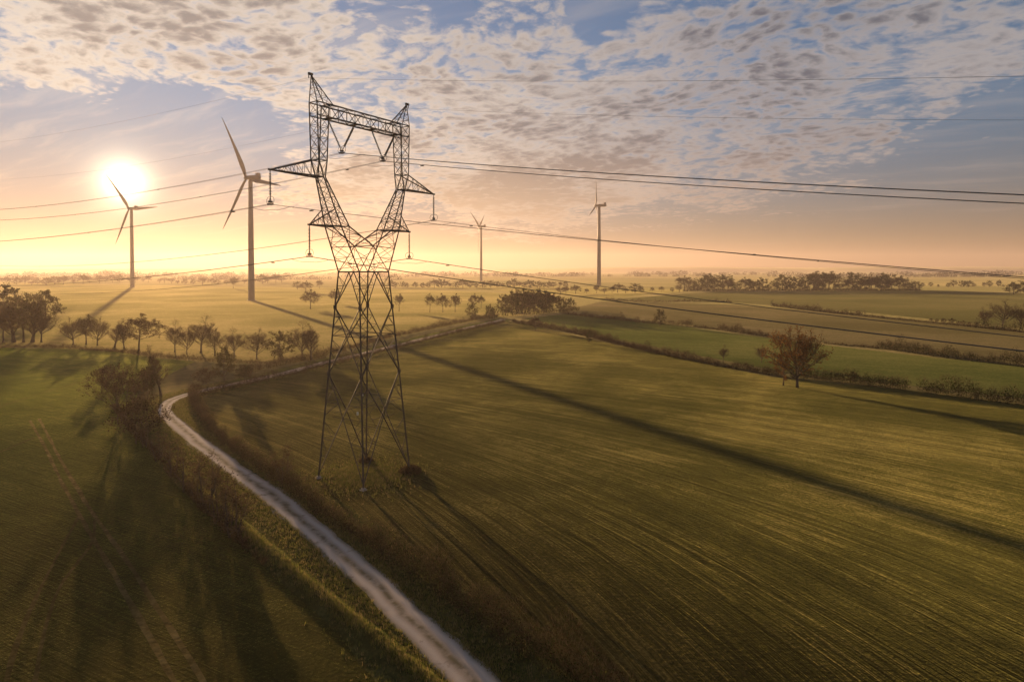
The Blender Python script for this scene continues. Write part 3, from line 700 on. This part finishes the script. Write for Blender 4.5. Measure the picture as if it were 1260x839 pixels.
#PART3
# ------------------------------------------------------------------ plants
def rv(rng): return Vector((rng.gauss(0, 1), rng.gauss(0, 1), rng.gauss(0, 1))).normalized()
def leafquad(mb, c, s, rng, m, asp=.7):
    a = rv(rng); b = a.orthogonal().normalized(); b.rotate(Matrix.Rotation(rng.uniform(0, 6.28), 3, a))
    a = a * (s * .5); b = b * (s * .5 * asp)
    mb.quad(c - a, c + b, c + a, c - b, m)
def twig(mb, p, d, L, wd, rng, m=0):
    side = d.cross(rv(rng)); 
    if side.length < 1e-3: return
    side = side.normalized() * wd
    mid = p + d * L * .5 + rv(rng) * L * .08; q = p + d * L
    mb.quad(p - side, p + side, mid + side * .7, mid - side * .7, m); mb.tri(mid - side * .7, mid + side * .7, q, m)
def tree_meshes(name, h, seed, wid=.8, base=.2, leader=.72, limbs=14, sub=6, twigs=6, leaf=.5, leaves=3, lsize=.22, tl=.9, tw=.02, up=.5, nstem=1, mats=('twig', 'rust'), shape=.55, clumpy=.35):
    """trunk with limbs that reach an uneven egg-shaped crown; wid = crown width / height, base = height of the lowest limbs"""
    rng = random.Random(seed); tb = MB(); cb = MB(); hole = [(rng.uniform(0, 6.28), rng.uniform(base, 1), rng.uniform(.5, 1)) for _ in range(4)]
    def env(z, az):           # crown radius at height fraction z
        t = (z - base * .8) / (1 - base * .8)
        if t <= 0 or t >= 1: return .05 * h
        r = math.sin(math.pi * t ** shape) ** .75 * wid * h * .5
        return r * (1 + clumpy * .5 * math.sin(az * 2 + seed) + clumpy * .6 * math.sin(az * 3 + z * 9 + seed * 2))
    def br(p, d, L, r, lev):
        segs = 4 if lev == 1 else 2; pts = [p.copy()]; rad = [r]; dd = d.copy()
        for i in range(segs):
            dd = (dd + rv(rng) * .22 + Vector((0, 0, .10 * up))).normalized(); p = p + dd * (L / segs); pts.append(p.copy()); rad.append(max(.008, r * (1 - .75 * (i + 1) / segs)))
        if r > .012: tb.path(pts, rad, 5 if lev == 1 else 3)
        n = sub if lev == 1 else twigs
        for k in range(n):
            t = rng.uniform(.25 if lev == 1 else .1, 1.0) ** .8; i = min(int(t * segs), segs - 1); q = pts[i].lerp(pts[i + 1], t * segs - i)
            nd = (dd * .7 + rv(rng) * .85 + Vector((0, 0, .25 * up))).normalized()
            if lev == 1: br(q, nd, L * rng.uniform(.28, .5) * (1.25 - .5 * t), r * .4, 2)
            else:
                L2 = tl * rng.uniform(.45, 1.2); twig(cb, q, nd, L2, tw, rng, 0)
                if rng.random() < .6: twig(cb, q + nd * L2 * .4, (nd + rv(rng) * .7).normalized(), L2 * .7, tw * .8, rng, 0)
                if rng.random() < leaf:
                    for _ in range(leaves): leafquad(cb, q + nd * L2 * rng.uniform(.1, 1.0) + rv(rng) * .22, lsize * rng.uniform(.6, 1.3), rng, 1)
    for s in range(nstem):
        ang = 6.28 * s / nstem + rng.uniform(-.5, .5); off = Vector((math.cos(ang), math.sin(ang), 0)) * (0 if nstem == 1 else wid * h * .14 * rng.uniform(.5, 1.2))
        p = off + Vector((0, 0, -.15)); pts = [p.copy()]; R0 = h * .022 / nstem ** .45; rad = [R0 * 1.35]; d = (Vector((0, 0, 1)) + off * (.10 if nstem > 1 else 0) + rv(rng) * .05).normalized(); n = 8
        lh = h * leader * (rng.uniform(.75, 1.05) if nstem > 1 else 1)
        for i in range(n):
            d = (d + rv(rng) * .09 + Vector((0, 0, .08))).normalized(); p = p + d * (lh / n); pts.append(p.copy()); rad.append(R0 * (1 - .72 * (i + 1) / n))
        tb.path(pts, rad, 8)
        m = max(3, int(limbs / nstem)); a0 = rng.uniform(0, 6)
        for k in range(m):
            z = base * h + (lh - base * h) * ((k + rng.uniform(0, .9)) / m) ** .9; t = max(.02, min(.999, z / lh)) * n; i = min(int(t), n - 1); q = pts[i].lerp(pts[i + 1], t - i)
            az = a0 + k * 2.4 + rng.uniform(-.5, .5); rise = rng.uniform(.35, .9) * up * 1.3 + .9 * max(0, z / h - .45)
            zt = min(.97, z / h + .18 * up + .05); L = env(min(.95, zt), az) * rng.uniform(.8, 1.1) * math.sqrt(1 + rise * rise * .5)
            L = min(L, (h * 1.02 - z) / max(.25, rise) * 1.2) if z > .55 * h else L
            br(q, Vector((math.cos(az), math.sin(az), rise)).normalized(), max(.08 * h, L), rad[i + 1] * .62, 1)
        br(pts[-1], d, h * (1 - leader) * .95, rad[-1], 1)
    zs = sorted(v[2] for v in cb.v)[int(len(cb.v) * .997)]; k = h / zs
    for b_ in (tb, cb): b_.v = [(v[0] * k, v[1] * k, v[2] * k) for v in b_.v]
    return tb.mesh('trunk', M['bark'], True), cb.mesh('crown', [M[x] for x in mats])
T = {}
T['oak'] = tree_meshes('oak', 12, 11, 1.0, .12, .62, 32, 12, 9, .5, 4, .24, .8, .016, .75, shape=.7, clumpy=.12)
T['oak2'] = tree_meshes('oak2', 12, 12, .62, .10, .7, 16, 8, 6, .9, 5, .24, .8, .02, .8)
T['bare'] = tree_meshes('bare', 12, 21, .75, .20, .55, 26, 12, 13, .03, 1, .2, 1.0, .013, .95, mats=('twig', 'twig'), clumpy=.2)
T['bare2'] = tree_meshes('bare2', 12, 22, .9, .16, .55, 26, 12, 13, .04, 1, .2, 1.0, .013, .8, mats=('twig', 'twig'), clumpy=.2)
T['upright'] = tree_meshes('upright', 12, 31, .5, .16, .75, 26, 10, 12, .10, 2, .2, .8, .013, 1.1, mats=('twig', 'olive'))
T['lolli'] = tree_meshes('lolli', 12, 41, .9, .32, .7, 24, 11, 12, .4, 3, .26, .9, .018, .45, mats=('twig', 'hedge'), clumpy=.2)
T['lolli2'] = tree_meshes('lolli2', 12, 42, .85, .36, .7, 22, 11, 11, .35, 3, .26, .9, .018, .6, mats=('twig', 'olive'), clumpy=.2)
T['dense'] = tree_meshes('dense', 12, 51, .95, .06, .75, 20, 9, 6, .9, 4, .38, .9, .03, .45, mats=('twig', 'olive'), shape=.75)
T['dense2'] = tree_meshes('dense2', 12, 52, .85, .03, .75, 20, 9, 6, .9, 4, .38, .9, .03, .6, 2, ('twig', 'dark'), shape=.8)
T['bush'] = tree_meshes('bush', 4, 61, 1.0, .03, .7, 30, 6, 5, .6, 3, .15, .45, .013, .7, 6, ('twig', 'hedge'), shape=.85)
T['bush2'] = tree_meshes('bush2', 4, 62, .85, .03, .75, 30, 6, 5, .7, 4, .15, .45, .013, .8, 6, ('twig', 'dark'), shape=.85)
T['sapling'] = tree_meshes('sapling', 5, 71, .42, .05, .8, 24, 5, 5, .25, 2, .12, .5, .012, 1.1, 3, ('twig', 'hedge'), shape=.7)
T['thicket'] = tree_meshes('thicket', 12, 81, .9, .04, .65, 34, 9, 7, .5, 3, .26, 1.0, .018, .95, 4, ('twig', 'hedge'), shape=.95)
prng = random.Random(99)
def plant(kind, px, py, top, wid=1.0, label=None, cat='tree', group=None, name='bare_tree', rz=None):
    tr, cr = T[kind]; p = at(px, py)
    h0 = 4 if kind.startswith('bush') else (5 if kind == 'sapling' else 12)
    h = (py - top) * p.y / F; s = h / h0
    o = empty(name, p, prng.uniform(0, 6.28) if rz is None else rz, (s * wid, s * wid, s))
    tag(o, label, cat, group); link(tr, 'trunk', o); link(cr, 'crown', o); return o
# named trees (base x, base y, top y)
plant('oak', 981, 477, 402, 1.0, 'rusty brown oak standing alone on the hedge line of the big field', name='oak_tree', rz=.6)
plant('oak2', 964, 474, 421, .75, 'small orange-leaved tree tucked against the left side of the lone rusty oak', name='young_oak_tree', rz=2.2)
plant('thicket', 151, 520, 446, .95, 'big dark bushy tree beside the bend of the gravel track', name='hedgerow_tree')
plant('bush', 128, 480, 450, 1.2, 'reddish brown thicket on the left flank of the big bushy tree by the bend', 'shrub', name='shrub')
plant('bush', 172, 545, 487, 1.1, 'dark brown shrub at the foot of the big bushy tree by the bend', 'shrub', name='shrub')
plant('upright', 198, 487, 424, 1.0, 'slim bare tree just above the bend of the gravel track')
plant('bush2', 180, 490, 452, 1.0, 'green-brown bush just left of the slim bare tree at the bend', 'shrub', name='shrub')
plant('dense', 276, 468, 426, .75, 'dense brown tree on the far side of the track beyond the bend', name='hedgerow_tree')
plant('bush', 240, 489, 471, 1.0, 'rounded dark bush growing at the inside of the track bend', 'shrub', name='shrub')
plant('bush', 252, 474, 452, 1.2, 'brown bush beside the track between the bend and the dense brown tree', 'shrub', name='shrub')
plant('bush2', 300, 470, 448, 1.2, 'low dark bush right of the dense brown tree beyond the bend', 'shrub', name='shrub')
# row along the top of the left field
ROW = [('lolli', 4, 421, 378, 1., 'dark roundish tree cut by the left edge of the photo on the field hedge'), ('upright', 17, 421, 366, 1.5, 'tall olive tree nearest the left edge in the tall clump'), ('lolli2', 29, 421, 362, .9, 'tall bare-stemmed tree in the middle of the tall clump at far left'),
       ('upright', 40, 421, 368, 1.4, 'tall slender-stemmed tree on the right side of the tall clump at far left'), ('bare', 51, 421, 378, .9, 'thin bare tree at the right end of the tall clump at far left'),
       ('bare2', 90, 424, 391, 1.0, 'pale spreading bare tree, first of the trio right of the tall clump'), ('lolli2', 106, 424, 388, .9, 'round-topped tree in the middle of the trio on the field hedge'), ('bare2', 120, 425, 391, .9, 'bare tree at the right end of the trio on the field hedge'),
       ('upright', 141, 428, 393, 1.3, 'slim hazy tree left of the dark round-crowned oak'), ('upright', 153, 429, 396, 1., 'thin bare tree touching the left side of the dark round-crowned oak'), ('lolli', 171, 432, 387, 1.05, 'dark round-crowned tree standing below the turbine under the sun'),
       ('bare', 215, 433, 394, .8, 'narrow bare tree right of the dark round-crowned tree'), ('bare2', 230, 436, 403, .7, 'small bare tree left of the wide bare tree with a forked stem'), ('bare', 247, 434, 389, 1.1, 'wide bare tree with a forked stem on the field hedge'),
       ('bare2', 264, 438, 404, .7, 'small bare tree right of the wide bare tree with a forked stem'), ('bare', 288, 440, 404, 1., 'bushy bare tree on the field hedge left of the pylon'), ('bare2', 316, 442, 405, 1., 'spreading bare tree second left of the pylon on the field hedge'),
       ('dense', 345, 444, 408, .9, 'dense dark tree left of the pylon on the field hedge'), ('bare', 372, 443, 396, 1., 'tall bare tree close to the left of the pylon'), ('upright', 383, 443, 400, 1.1, 'slim bare tree right beside the tall bare one left of the pylon')]
for k, px, py, top, wd, lab in ROW: plant(k, px, py, top - 1, wd * 1.15, lab, group='trees along the top hedge of the left field')
for k, px, py, top, wd, lab in [('dense', 56, 395, 357, 1.1, 'hazy brown tree behind the tall clump at far left'), ('dense2', 8, 400, 350, 1.0, 'faint hazy tree behind the left edge of the tall clump'), ('lolli', 382, 380, 356, 1.15, 'lollipop-shaped tree alone in the golden pasture left of the pylon'),
        ('lolli', 412, 374, 356, 1.1, 'round tree seen through the left leg of the pylon'), ('dense', 366, 356, 346, 1.3, 'wide low tree behind the lollipop-shaped tree in the pasture'), ('lolli', 376, 360, 345.5, 1.2, 'hazy tree just above the lollipop-shaped tree in the pasture'), ('lolli', 393, 355, 344, 1., 'small hazy tree up and right of the lollipop-shaped tree'), ('lolli2', 287, 355, 341, 1.1, 'faint lone tree left of the foot of the largest turbine'),
        ('lolli2', 491, 383, 361, .8, 'pale small-crowned tree just right of the pylon in the pasture'), ('lolli2', 529, 384, 361, .75, 'leftmost of three small slender-stemmed trees in a row in the pasture'), ('lolli', 545, 384, 361, .85, 'middle one of three small slender-stemmed trees in a row'), ('lolli', 560, 384, 361, .8, 'rightmost of three small slender-stemmed trees in a row'),
        ('lolli', 583, 379, 361, .9, 'slender-stemmed tree with a flat crown above the dark round bush tree'), ('lolli2', 592, 379, 363, .8, 'slender-stemmed tree leaning right, right of the flat-crowned one'), ('dense', 581, 394, 372, .8, 'dark rounded tree standing on the track hedge below two slender trees'),
        ('dense2', 601, 395, 374, .6, 'dark upright tree where the track hedge meets the copse'), ('dense2', 608, 394, 378, .6, 'small dark upright tree close left of the copse'), ('lolli', 659, 407, 389, 1.0, 'small round tree with a short trunk in the hedge corner of the green strip'),
        ('dense', 812, 401, 380, .8, 'dark oval tree standing up from the upper hedge of the green strip'), ('dense2', 725, 422, 406, .7, 'dark pointed bush tree rising from the hedge of the big field'), ('bare', 890, 446, 424, .8, 'faint small bare tree in the green strip left of the lone oak'),
        ('bare2', 937, 446, 424, .8, 'faint bare sapling close to the left of the lone oak'), ('bare2', 1234, 404, 369, 1.1, 'large bare tree near the right edge above the brown field'), ('bare', 1212, 402, 378, .9, 'smaller bare tree just left of the large bare tree near the right edge'),
        ('bare', 1256, 405, 374, 1., 'bare tree cut by the right edge of the photo'), ('dense2', 1050, 470, 456, .9, 'small reddish shrub tree on the hedge right of the lone oak'), ('dense', 1247, 362, 347, 1.4, 'dark tree block at the right edge on the skyline'), ('dense', 1262, 362, 345, 1.4, 'dark tree on the skyline right at the photo edge')]:
    plant(k, px, py, top, wd, lab)
CX = [(622, 388, 362), (634, 387, 358), (638, 384, 358), (643, 386, 355), (648, 384, 359), (652, 386, 357), (657, 383, 358), (667, 383, 358), (676, 382, 360), (662, 385, 356), (671, 384, 358), (680, 383, 361), (690, 383, 365), (700, 381, 366)]
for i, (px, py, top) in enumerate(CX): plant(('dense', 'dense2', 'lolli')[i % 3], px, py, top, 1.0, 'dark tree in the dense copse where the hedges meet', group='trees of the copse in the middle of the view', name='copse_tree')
for i, px in enumerate(range(1146, 1204, 8)): plant('bush', px + prng.uniform(-2, 2), 396 + i * .9, 396 + i * .9 - prng.uniform(4, 8), 1.1, 'small dark bush in the sparse line left of the large bare tree', 'shrub', 'sparse line of small bushes above the brown field', 'shrub')
# saplings and scrub beside the track
for px, py, top, lab in [(229, 604, 552, 'dark upright shrub on the left edge of the track, tallest of the upper pair'), (257, 624, 556, 'tall thin leafless shrub overlapping the left edge of the track'), (289, 660, 590, 'twiggy shrub nearest the camera on the left bank of the track'), (270, 642, 580, 'pair-stemmed sapling between the two taller shrubs by the track'), (212, 585, 540, 'small bare shrub on the bank above the tall dark shrub'), (348, 594, 548, 'slim sapling standing up out of the hedge left of the pylon'), (178, 550, 520, 'short scrubby shrub near the bend of the track'),
        (243, 614, 575, 'low bushy shrub between the dark upright shrub and the leafless one'), (196, 567, 531, 'scrubby bare shrub left of the track, first below the bend'), (281, 650, 605, 'short shrub tucked behind the nearest twiggy shrub on the bank')]:
    plant('sapling', px, py, top, 1.5, lab, 'shrub', 'shrubs along the gravel track', 'shrub')
for lx, ly, r_, lab in ((1, -1, 1.1, 'round dark bramble bush hiding the far foot of the pylon'), (1, 1, .72, 'low dark bramble bush at the right foot of the pylon')):
    c = leg_at(lx, -ly if False else ly, 0); c = PC + U * c.x + Vector((-U.y, U.x, 0)) * c.y
    mb = MB(); rng = random.Random(int(r_ * 100))
    for _ in range(2600):
        d = rv(rng); d.z = abs(d.z); rr = rng.random() ** .4
        p = Vector((d.x * 1.5 * rr * r_, d.y * 1.5 * rr * r_, d.z * .85 * rr * r_ + .02)); leafquad(mb, p, rng.uniform(.1, .22), rng, 0 if rng.random() < .7 else 1)
    for _ in range(400):
        d = rv(rng); d.z = abs(d.z); p = Vector((d.x * 1.2 * r_, d.y * 1.2 * r_, d.z * .7 * r_)); twig(mb, p * .8, (d + rv(rng) * .6).normalized(), .7, .012, rng, 1)
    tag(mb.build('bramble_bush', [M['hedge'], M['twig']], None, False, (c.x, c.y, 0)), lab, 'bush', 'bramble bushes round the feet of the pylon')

def hedge(pts, h, wd, label, seed, per=260, size=.17, mats=('hedge', 'twig', 'dark'), mixw=(.6, .25, .15), gap=0., name='hedge', group=None, tuft=1.0):
    """a line of grown-together shrubs: uneven mounds of leaves and twigs, per = pieces per metre"""
    rng = random.Random(seed); pl = spline(px_pts(pts), .5); mb = MB(); org = pl[0].copy()
    ph_ = [rng.uniform(0, 6.28) for _ in range(6)]; cum = [0]
    for i in range(len(pl) - 1): cum.append(cum[-1] + (pl[i + 1] - pl[i]).length)
    L = 0.; i = 0
    while L < cum[-1] - .01:
        while cum[i + 1] < L: i += 1
        a, b = pl[i], pl[i + 1]; d = (b - a).normalized(); nrm = Vector((d.y, -d.x, 0)); c = a.lerp(b, (L - cum[i]) / max(1e-5, cum[i + 1] - cum[i]))
        k = sum(math.sin(L / h * f_ + ph_[j]) for j, f_ in enumerate((.11, .31, .7, 1.7))) / 4
        hh = h * (.85 + .55 * k) * rng.uniform(.6, 1.25) * (1.45 if rng.random() < .08 else 1); rr = wd * .5 * rng.uniform(.6, 1.2) * (.8 + .3 * hh / h)
        if gap and math.sin(L / h * .12 + ph_[4]) + .6 * math.sin(L / h * .37 + ph_[5]) < -1.6 + gap: hh *= .28; rr *= .6
        step = max(.35, rr * .75); c = c + nrm * rng.gauss(0, wd * .14)
        dark = rng.random(); n = int(per * step * (hh / h) ** .7)
        for _ in range(n):
            e = rv(rng); q_ = rng.random() ** .4; z = .45 + .55 * e.z * q_
            p = c + Vector((e.x * rr * q_, e.y * rr * q_, max(.02, hh * z))) - org
            r_ = rng.random() * .8 + dark * .2; m = 0 if r_ < mixw[0] else (1 if r_ < mixw[0] + mixw[1] else 2)
            if m == 1 or e.z > .5 and q_ > .8 and rng.random() < .5: twig(mb, p, (Vector((e.x * .6, e.y * .6, .9)) + rv(rng) * .6).normalized(), size * rng.uniform(2.5, 5) * tuft, size * .08, rng, 1)
            else: leafquad(mb, p, size * rng.uniform(.6, 1.4), rng, m)
        L += step
    o = mb.build(name, [M[x] for x in mats], None, False, org)
    return tag(o, label, 'hedge', group)
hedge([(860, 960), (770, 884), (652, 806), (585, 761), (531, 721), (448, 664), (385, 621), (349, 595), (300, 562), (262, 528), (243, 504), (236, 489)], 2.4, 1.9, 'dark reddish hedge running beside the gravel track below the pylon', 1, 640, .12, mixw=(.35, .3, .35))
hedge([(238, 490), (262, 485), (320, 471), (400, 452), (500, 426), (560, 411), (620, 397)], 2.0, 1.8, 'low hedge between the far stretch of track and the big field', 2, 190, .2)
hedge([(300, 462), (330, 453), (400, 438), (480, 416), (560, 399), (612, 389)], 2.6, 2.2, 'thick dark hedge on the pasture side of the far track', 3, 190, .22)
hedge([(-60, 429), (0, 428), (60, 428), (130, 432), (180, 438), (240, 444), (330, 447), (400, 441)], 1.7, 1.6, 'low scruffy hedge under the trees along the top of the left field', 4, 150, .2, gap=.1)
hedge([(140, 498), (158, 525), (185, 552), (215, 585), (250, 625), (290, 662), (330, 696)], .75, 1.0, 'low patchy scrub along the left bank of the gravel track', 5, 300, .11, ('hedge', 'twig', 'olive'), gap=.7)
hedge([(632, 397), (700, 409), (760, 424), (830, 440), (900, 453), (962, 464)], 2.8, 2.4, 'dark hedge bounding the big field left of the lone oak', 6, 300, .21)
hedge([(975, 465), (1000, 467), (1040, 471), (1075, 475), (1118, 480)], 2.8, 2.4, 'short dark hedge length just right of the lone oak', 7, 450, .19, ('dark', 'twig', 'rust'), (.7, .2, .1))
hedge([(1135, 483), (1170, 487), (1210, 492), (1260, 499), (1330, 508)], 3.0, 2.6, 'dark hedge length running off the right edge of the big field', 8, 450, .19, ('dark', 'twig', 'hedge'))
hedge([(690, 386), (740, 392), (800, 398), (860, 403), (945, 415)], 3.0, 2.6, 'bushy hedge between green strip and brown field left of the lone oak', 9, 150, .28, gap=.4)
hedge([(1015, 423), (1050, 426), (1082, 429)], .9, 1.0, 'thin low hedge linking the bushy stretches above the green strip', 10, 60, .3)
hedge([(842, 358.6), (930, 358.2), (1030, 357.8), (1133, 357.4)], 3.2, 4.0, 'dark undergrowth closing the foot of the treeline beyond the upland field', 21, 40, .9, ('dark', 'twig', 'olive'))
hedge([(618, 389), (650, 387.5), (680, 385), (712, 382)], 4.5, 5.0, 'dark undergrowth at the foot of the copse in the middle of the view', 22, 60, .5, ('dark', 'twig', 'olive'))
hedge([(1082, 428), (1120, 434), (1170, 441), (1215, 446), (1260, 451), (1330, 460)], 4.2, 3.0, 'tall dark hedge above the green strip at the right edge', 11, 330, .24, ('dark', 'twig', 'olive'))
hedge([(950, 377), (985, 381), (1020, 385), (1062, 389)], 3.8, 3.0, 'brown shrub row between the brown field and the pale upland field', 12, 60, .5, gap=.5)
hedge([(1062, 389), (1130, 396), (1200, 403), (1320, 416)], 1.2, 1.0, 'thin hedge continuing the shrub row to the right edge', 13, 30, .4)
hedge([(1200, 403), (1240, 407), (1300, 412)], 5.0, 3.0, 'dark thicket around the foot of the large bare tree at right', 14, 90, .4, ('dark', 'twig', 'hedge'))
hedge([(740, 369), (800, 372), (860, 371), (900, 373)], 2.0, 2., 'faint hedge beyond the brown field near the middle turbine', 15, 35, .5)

# treelines far off: every tree a copy of its own
def row(x0, x1, step, yb, ht, group, label, kinds, seed, name='treeline_tree', hj=.35):
    rng = random.Random(seed); x = x0
    while x < x1:
        y_ = yb(x) + rng.uniform(-.6, .6); hpx = ht(x) * rng.uniform(1 - hj, 1 + hj)
        plant(rng.choice(kinds), x, y_, y_ - hpx, rng.uniform(1.0, 1.7), label, 'tree', group, name); x += step * rng.uniform(.6, 1.4)
row(842, 1133, 7.5, lambda x: 358 - .004 * (x - 842), lambda x: 15, 'trees of the dark treeline at right', 'dark rounded tree in the treeline along the pale upland field', ('dense', 'dense2', 'lolli'), 5, hj=.55)
row(690, 850, 10, lambda x: 362 - .02 * (x - 690), lambda x: 9, 'trees of the hazy belt near the middle turbine', 'hazy grey-brown tree in the belt around the foot of the middle turbine', ('dense', 'bare2', 'lolli'), 6)
row(470, 700, 8, lambda x: 354, lambda x: 9, 'trees of the far belt right of the pylon', 'hazy tree in the far belt beyond the pasture right of the pylon', ('dense', 'lolli', 'dense2'), 7)
row(-10, 350, 10, lambda x: 349 + 1.5 * math.sin(x * .03), lambda x: 9, 'trees of the far misty belt under the sun', 'pale misty tree in the far belt left of the pylon', ('dense', 'lolli', 'bare2'), 8)
row(1135, 1250, 9, lambda x: 353, lambda x: 6, 'trees of the faint belt at far right', 'faint bluish tree in the far belt near the right edge', ('dense', 'dense2', 'dense'), 9, hj=.5)
def woods(name, y0, x0, x1, h, seed, n):
    rng = random.Random(seed); mb = MB(); ph_ = [rng.uniform(0, 6.3) for _ in range(5)]
    for i in range(n):
        x = rng.uniform(x0, x1); k = sum(math.sin(x * f_ + ph_[j]) for j, f_ in enumerate((.004, .011, .023, .05))) / 4
        if k < -.22: continue
        y = y0 + 90 * math.sin(x * .003 + ph_[4]) + rng.gauss(0, 35); hh = h * (.55 + .5 * k) * rng.uniform(.6, 1.35); r_ = hh * rng.uniform(.5, 1.0)
        for _ in range(40):
            d = rv(rng); p = Vector((x + d.x * r_, y + d.y * r_, max(.3, hh * .45 + d.z * hh * .55))); leafquad(mb, p, hh * .34 * rng.uniform(.4, 1.3), rng, 0)
    o = mb.build(name, M['olive']); o['kind'] = 'stuff'; return o
woods('distant_woods', 1700, -1500, -300, 15, 3, 330)
woods('distant_woods', 2500, -2600, 2600, 17, 4, 900)
woods('distant_woods', 3400, -3300, 3300, 20, 5, 1000)

# ------------------------------------------------------------------ rough grass (nobody could count it)
def grass(name, gen, n, hmin, hmax, mats, seed, blades=4, wd=.02):
    rng = random.Random(seed); mb = MB()
    for _ in range(n):
        c = gen(rng)
        if c is None: continue
        hh = rng.uniform(hmin, hmax); m = 0 if rng.random() < .7 else 1
        for _ in range(blades):
            a = rng.uniform(0, 6.28); lean = Vector((math.cos(a), math.sin(a), 0)) * hh * rng.uniform(.1, .6)
            b = c + Vector((rng.gauss(0, .08), rng.gauss(0, .08), 0)); s_ = Vector((-math.sin(a), math.cos(a), 0)) * wd * rng.uniform(.6, 1.6)
            mb.tri(b - s_, b + s_, b + lean + Vector((0, 0, hh)), m)
    o = mb.build(name, [M[x] for x in mats]); o['kind'] = 'stuff'; return o
nr = next(i for i, p in enumerate(ROAD) if p.y > 150)
def on_verge(rng):
    i = rng.randrange(0, nr - 1); c = ROAD[i].lerp(ROAD[i + 1], rng.random()); d = (ROAD[i + 1] - ROAD[i]).normalized(); nrm = Vector((d.y, -d.x, 0))
    if c.y > 60 and rng.random() < .3: return None
    s = rng.choice((-1, 1)); o = 1.3 + abs(rng.gauss(0, 1.7)); return c + nrm * s * o
grass('grass', on_verge, 34000, .08, .30, ('grass', 'straw'), 1)
BANK = spline(px_pts([(205, 566), (240, 603), (300, 655), (360, 708), (420, 757), (500, 822), (580, 890)]), 1.0)
mb = MB(); rng = random.Random(77)
for i, c in enumerate(BANK):
    d = (BANK[min(i + 1, len(BANK) - 1)] - BANK[max(i - 1, 0)]).normalized(); nrm = Vector((d.y, -d.x, 0)); hh = .55 + .2 * math.sin(i * .7) + rng.uniform(-.08, .08)
    for o_, k in ((-1.3, -.02), (-.75, .55), (-.2, 1), (.3, .95), (.8, .4), (1.3, -.02)): q = c + nrm * (o_ + rng.uniform(-.06, .06)); mb.v.append((q.x, q.y, hh * k))
for i in range(len(BANK) - 1):
    for k in range(5): a = i * 6 + k; mb.f.append((a, a + 1, a + 7, a + 6)); mb.mi.append(0)
bo = mb.build('grass_bank', M['verge'], smooth=True); bo['kind'] = 'structure'
if sum(p.normal.z for p in bo.data.polygons) < 0: bo.data.flip_normals()
def on_bank(rng):
    i = rng.randrange(0, len(BANK) - 1); c = BANK[i].lerp(BANK[i + 1], rng.random()); u_ = rng.gauss(0, .45)
    return c + Vector((u_, rng.gauss(0, .2), .5 * math.exp(-u_ * u_ * 2)))
grass('bank_grass', on_bank, 9000, .15, .5, ('grass', 'straw'), 2)
def on_base(rng):
    r_ = abs(rng.gauss(0, 3.4)); a = rng.uniform(0, 6.28); return PC + Vector((r_ * math.cos(a), r_ * math.sin(a), 0))
grass('pylon_grass', on_base, 9000, .12, .45, ('grass', 'straw'), 3)
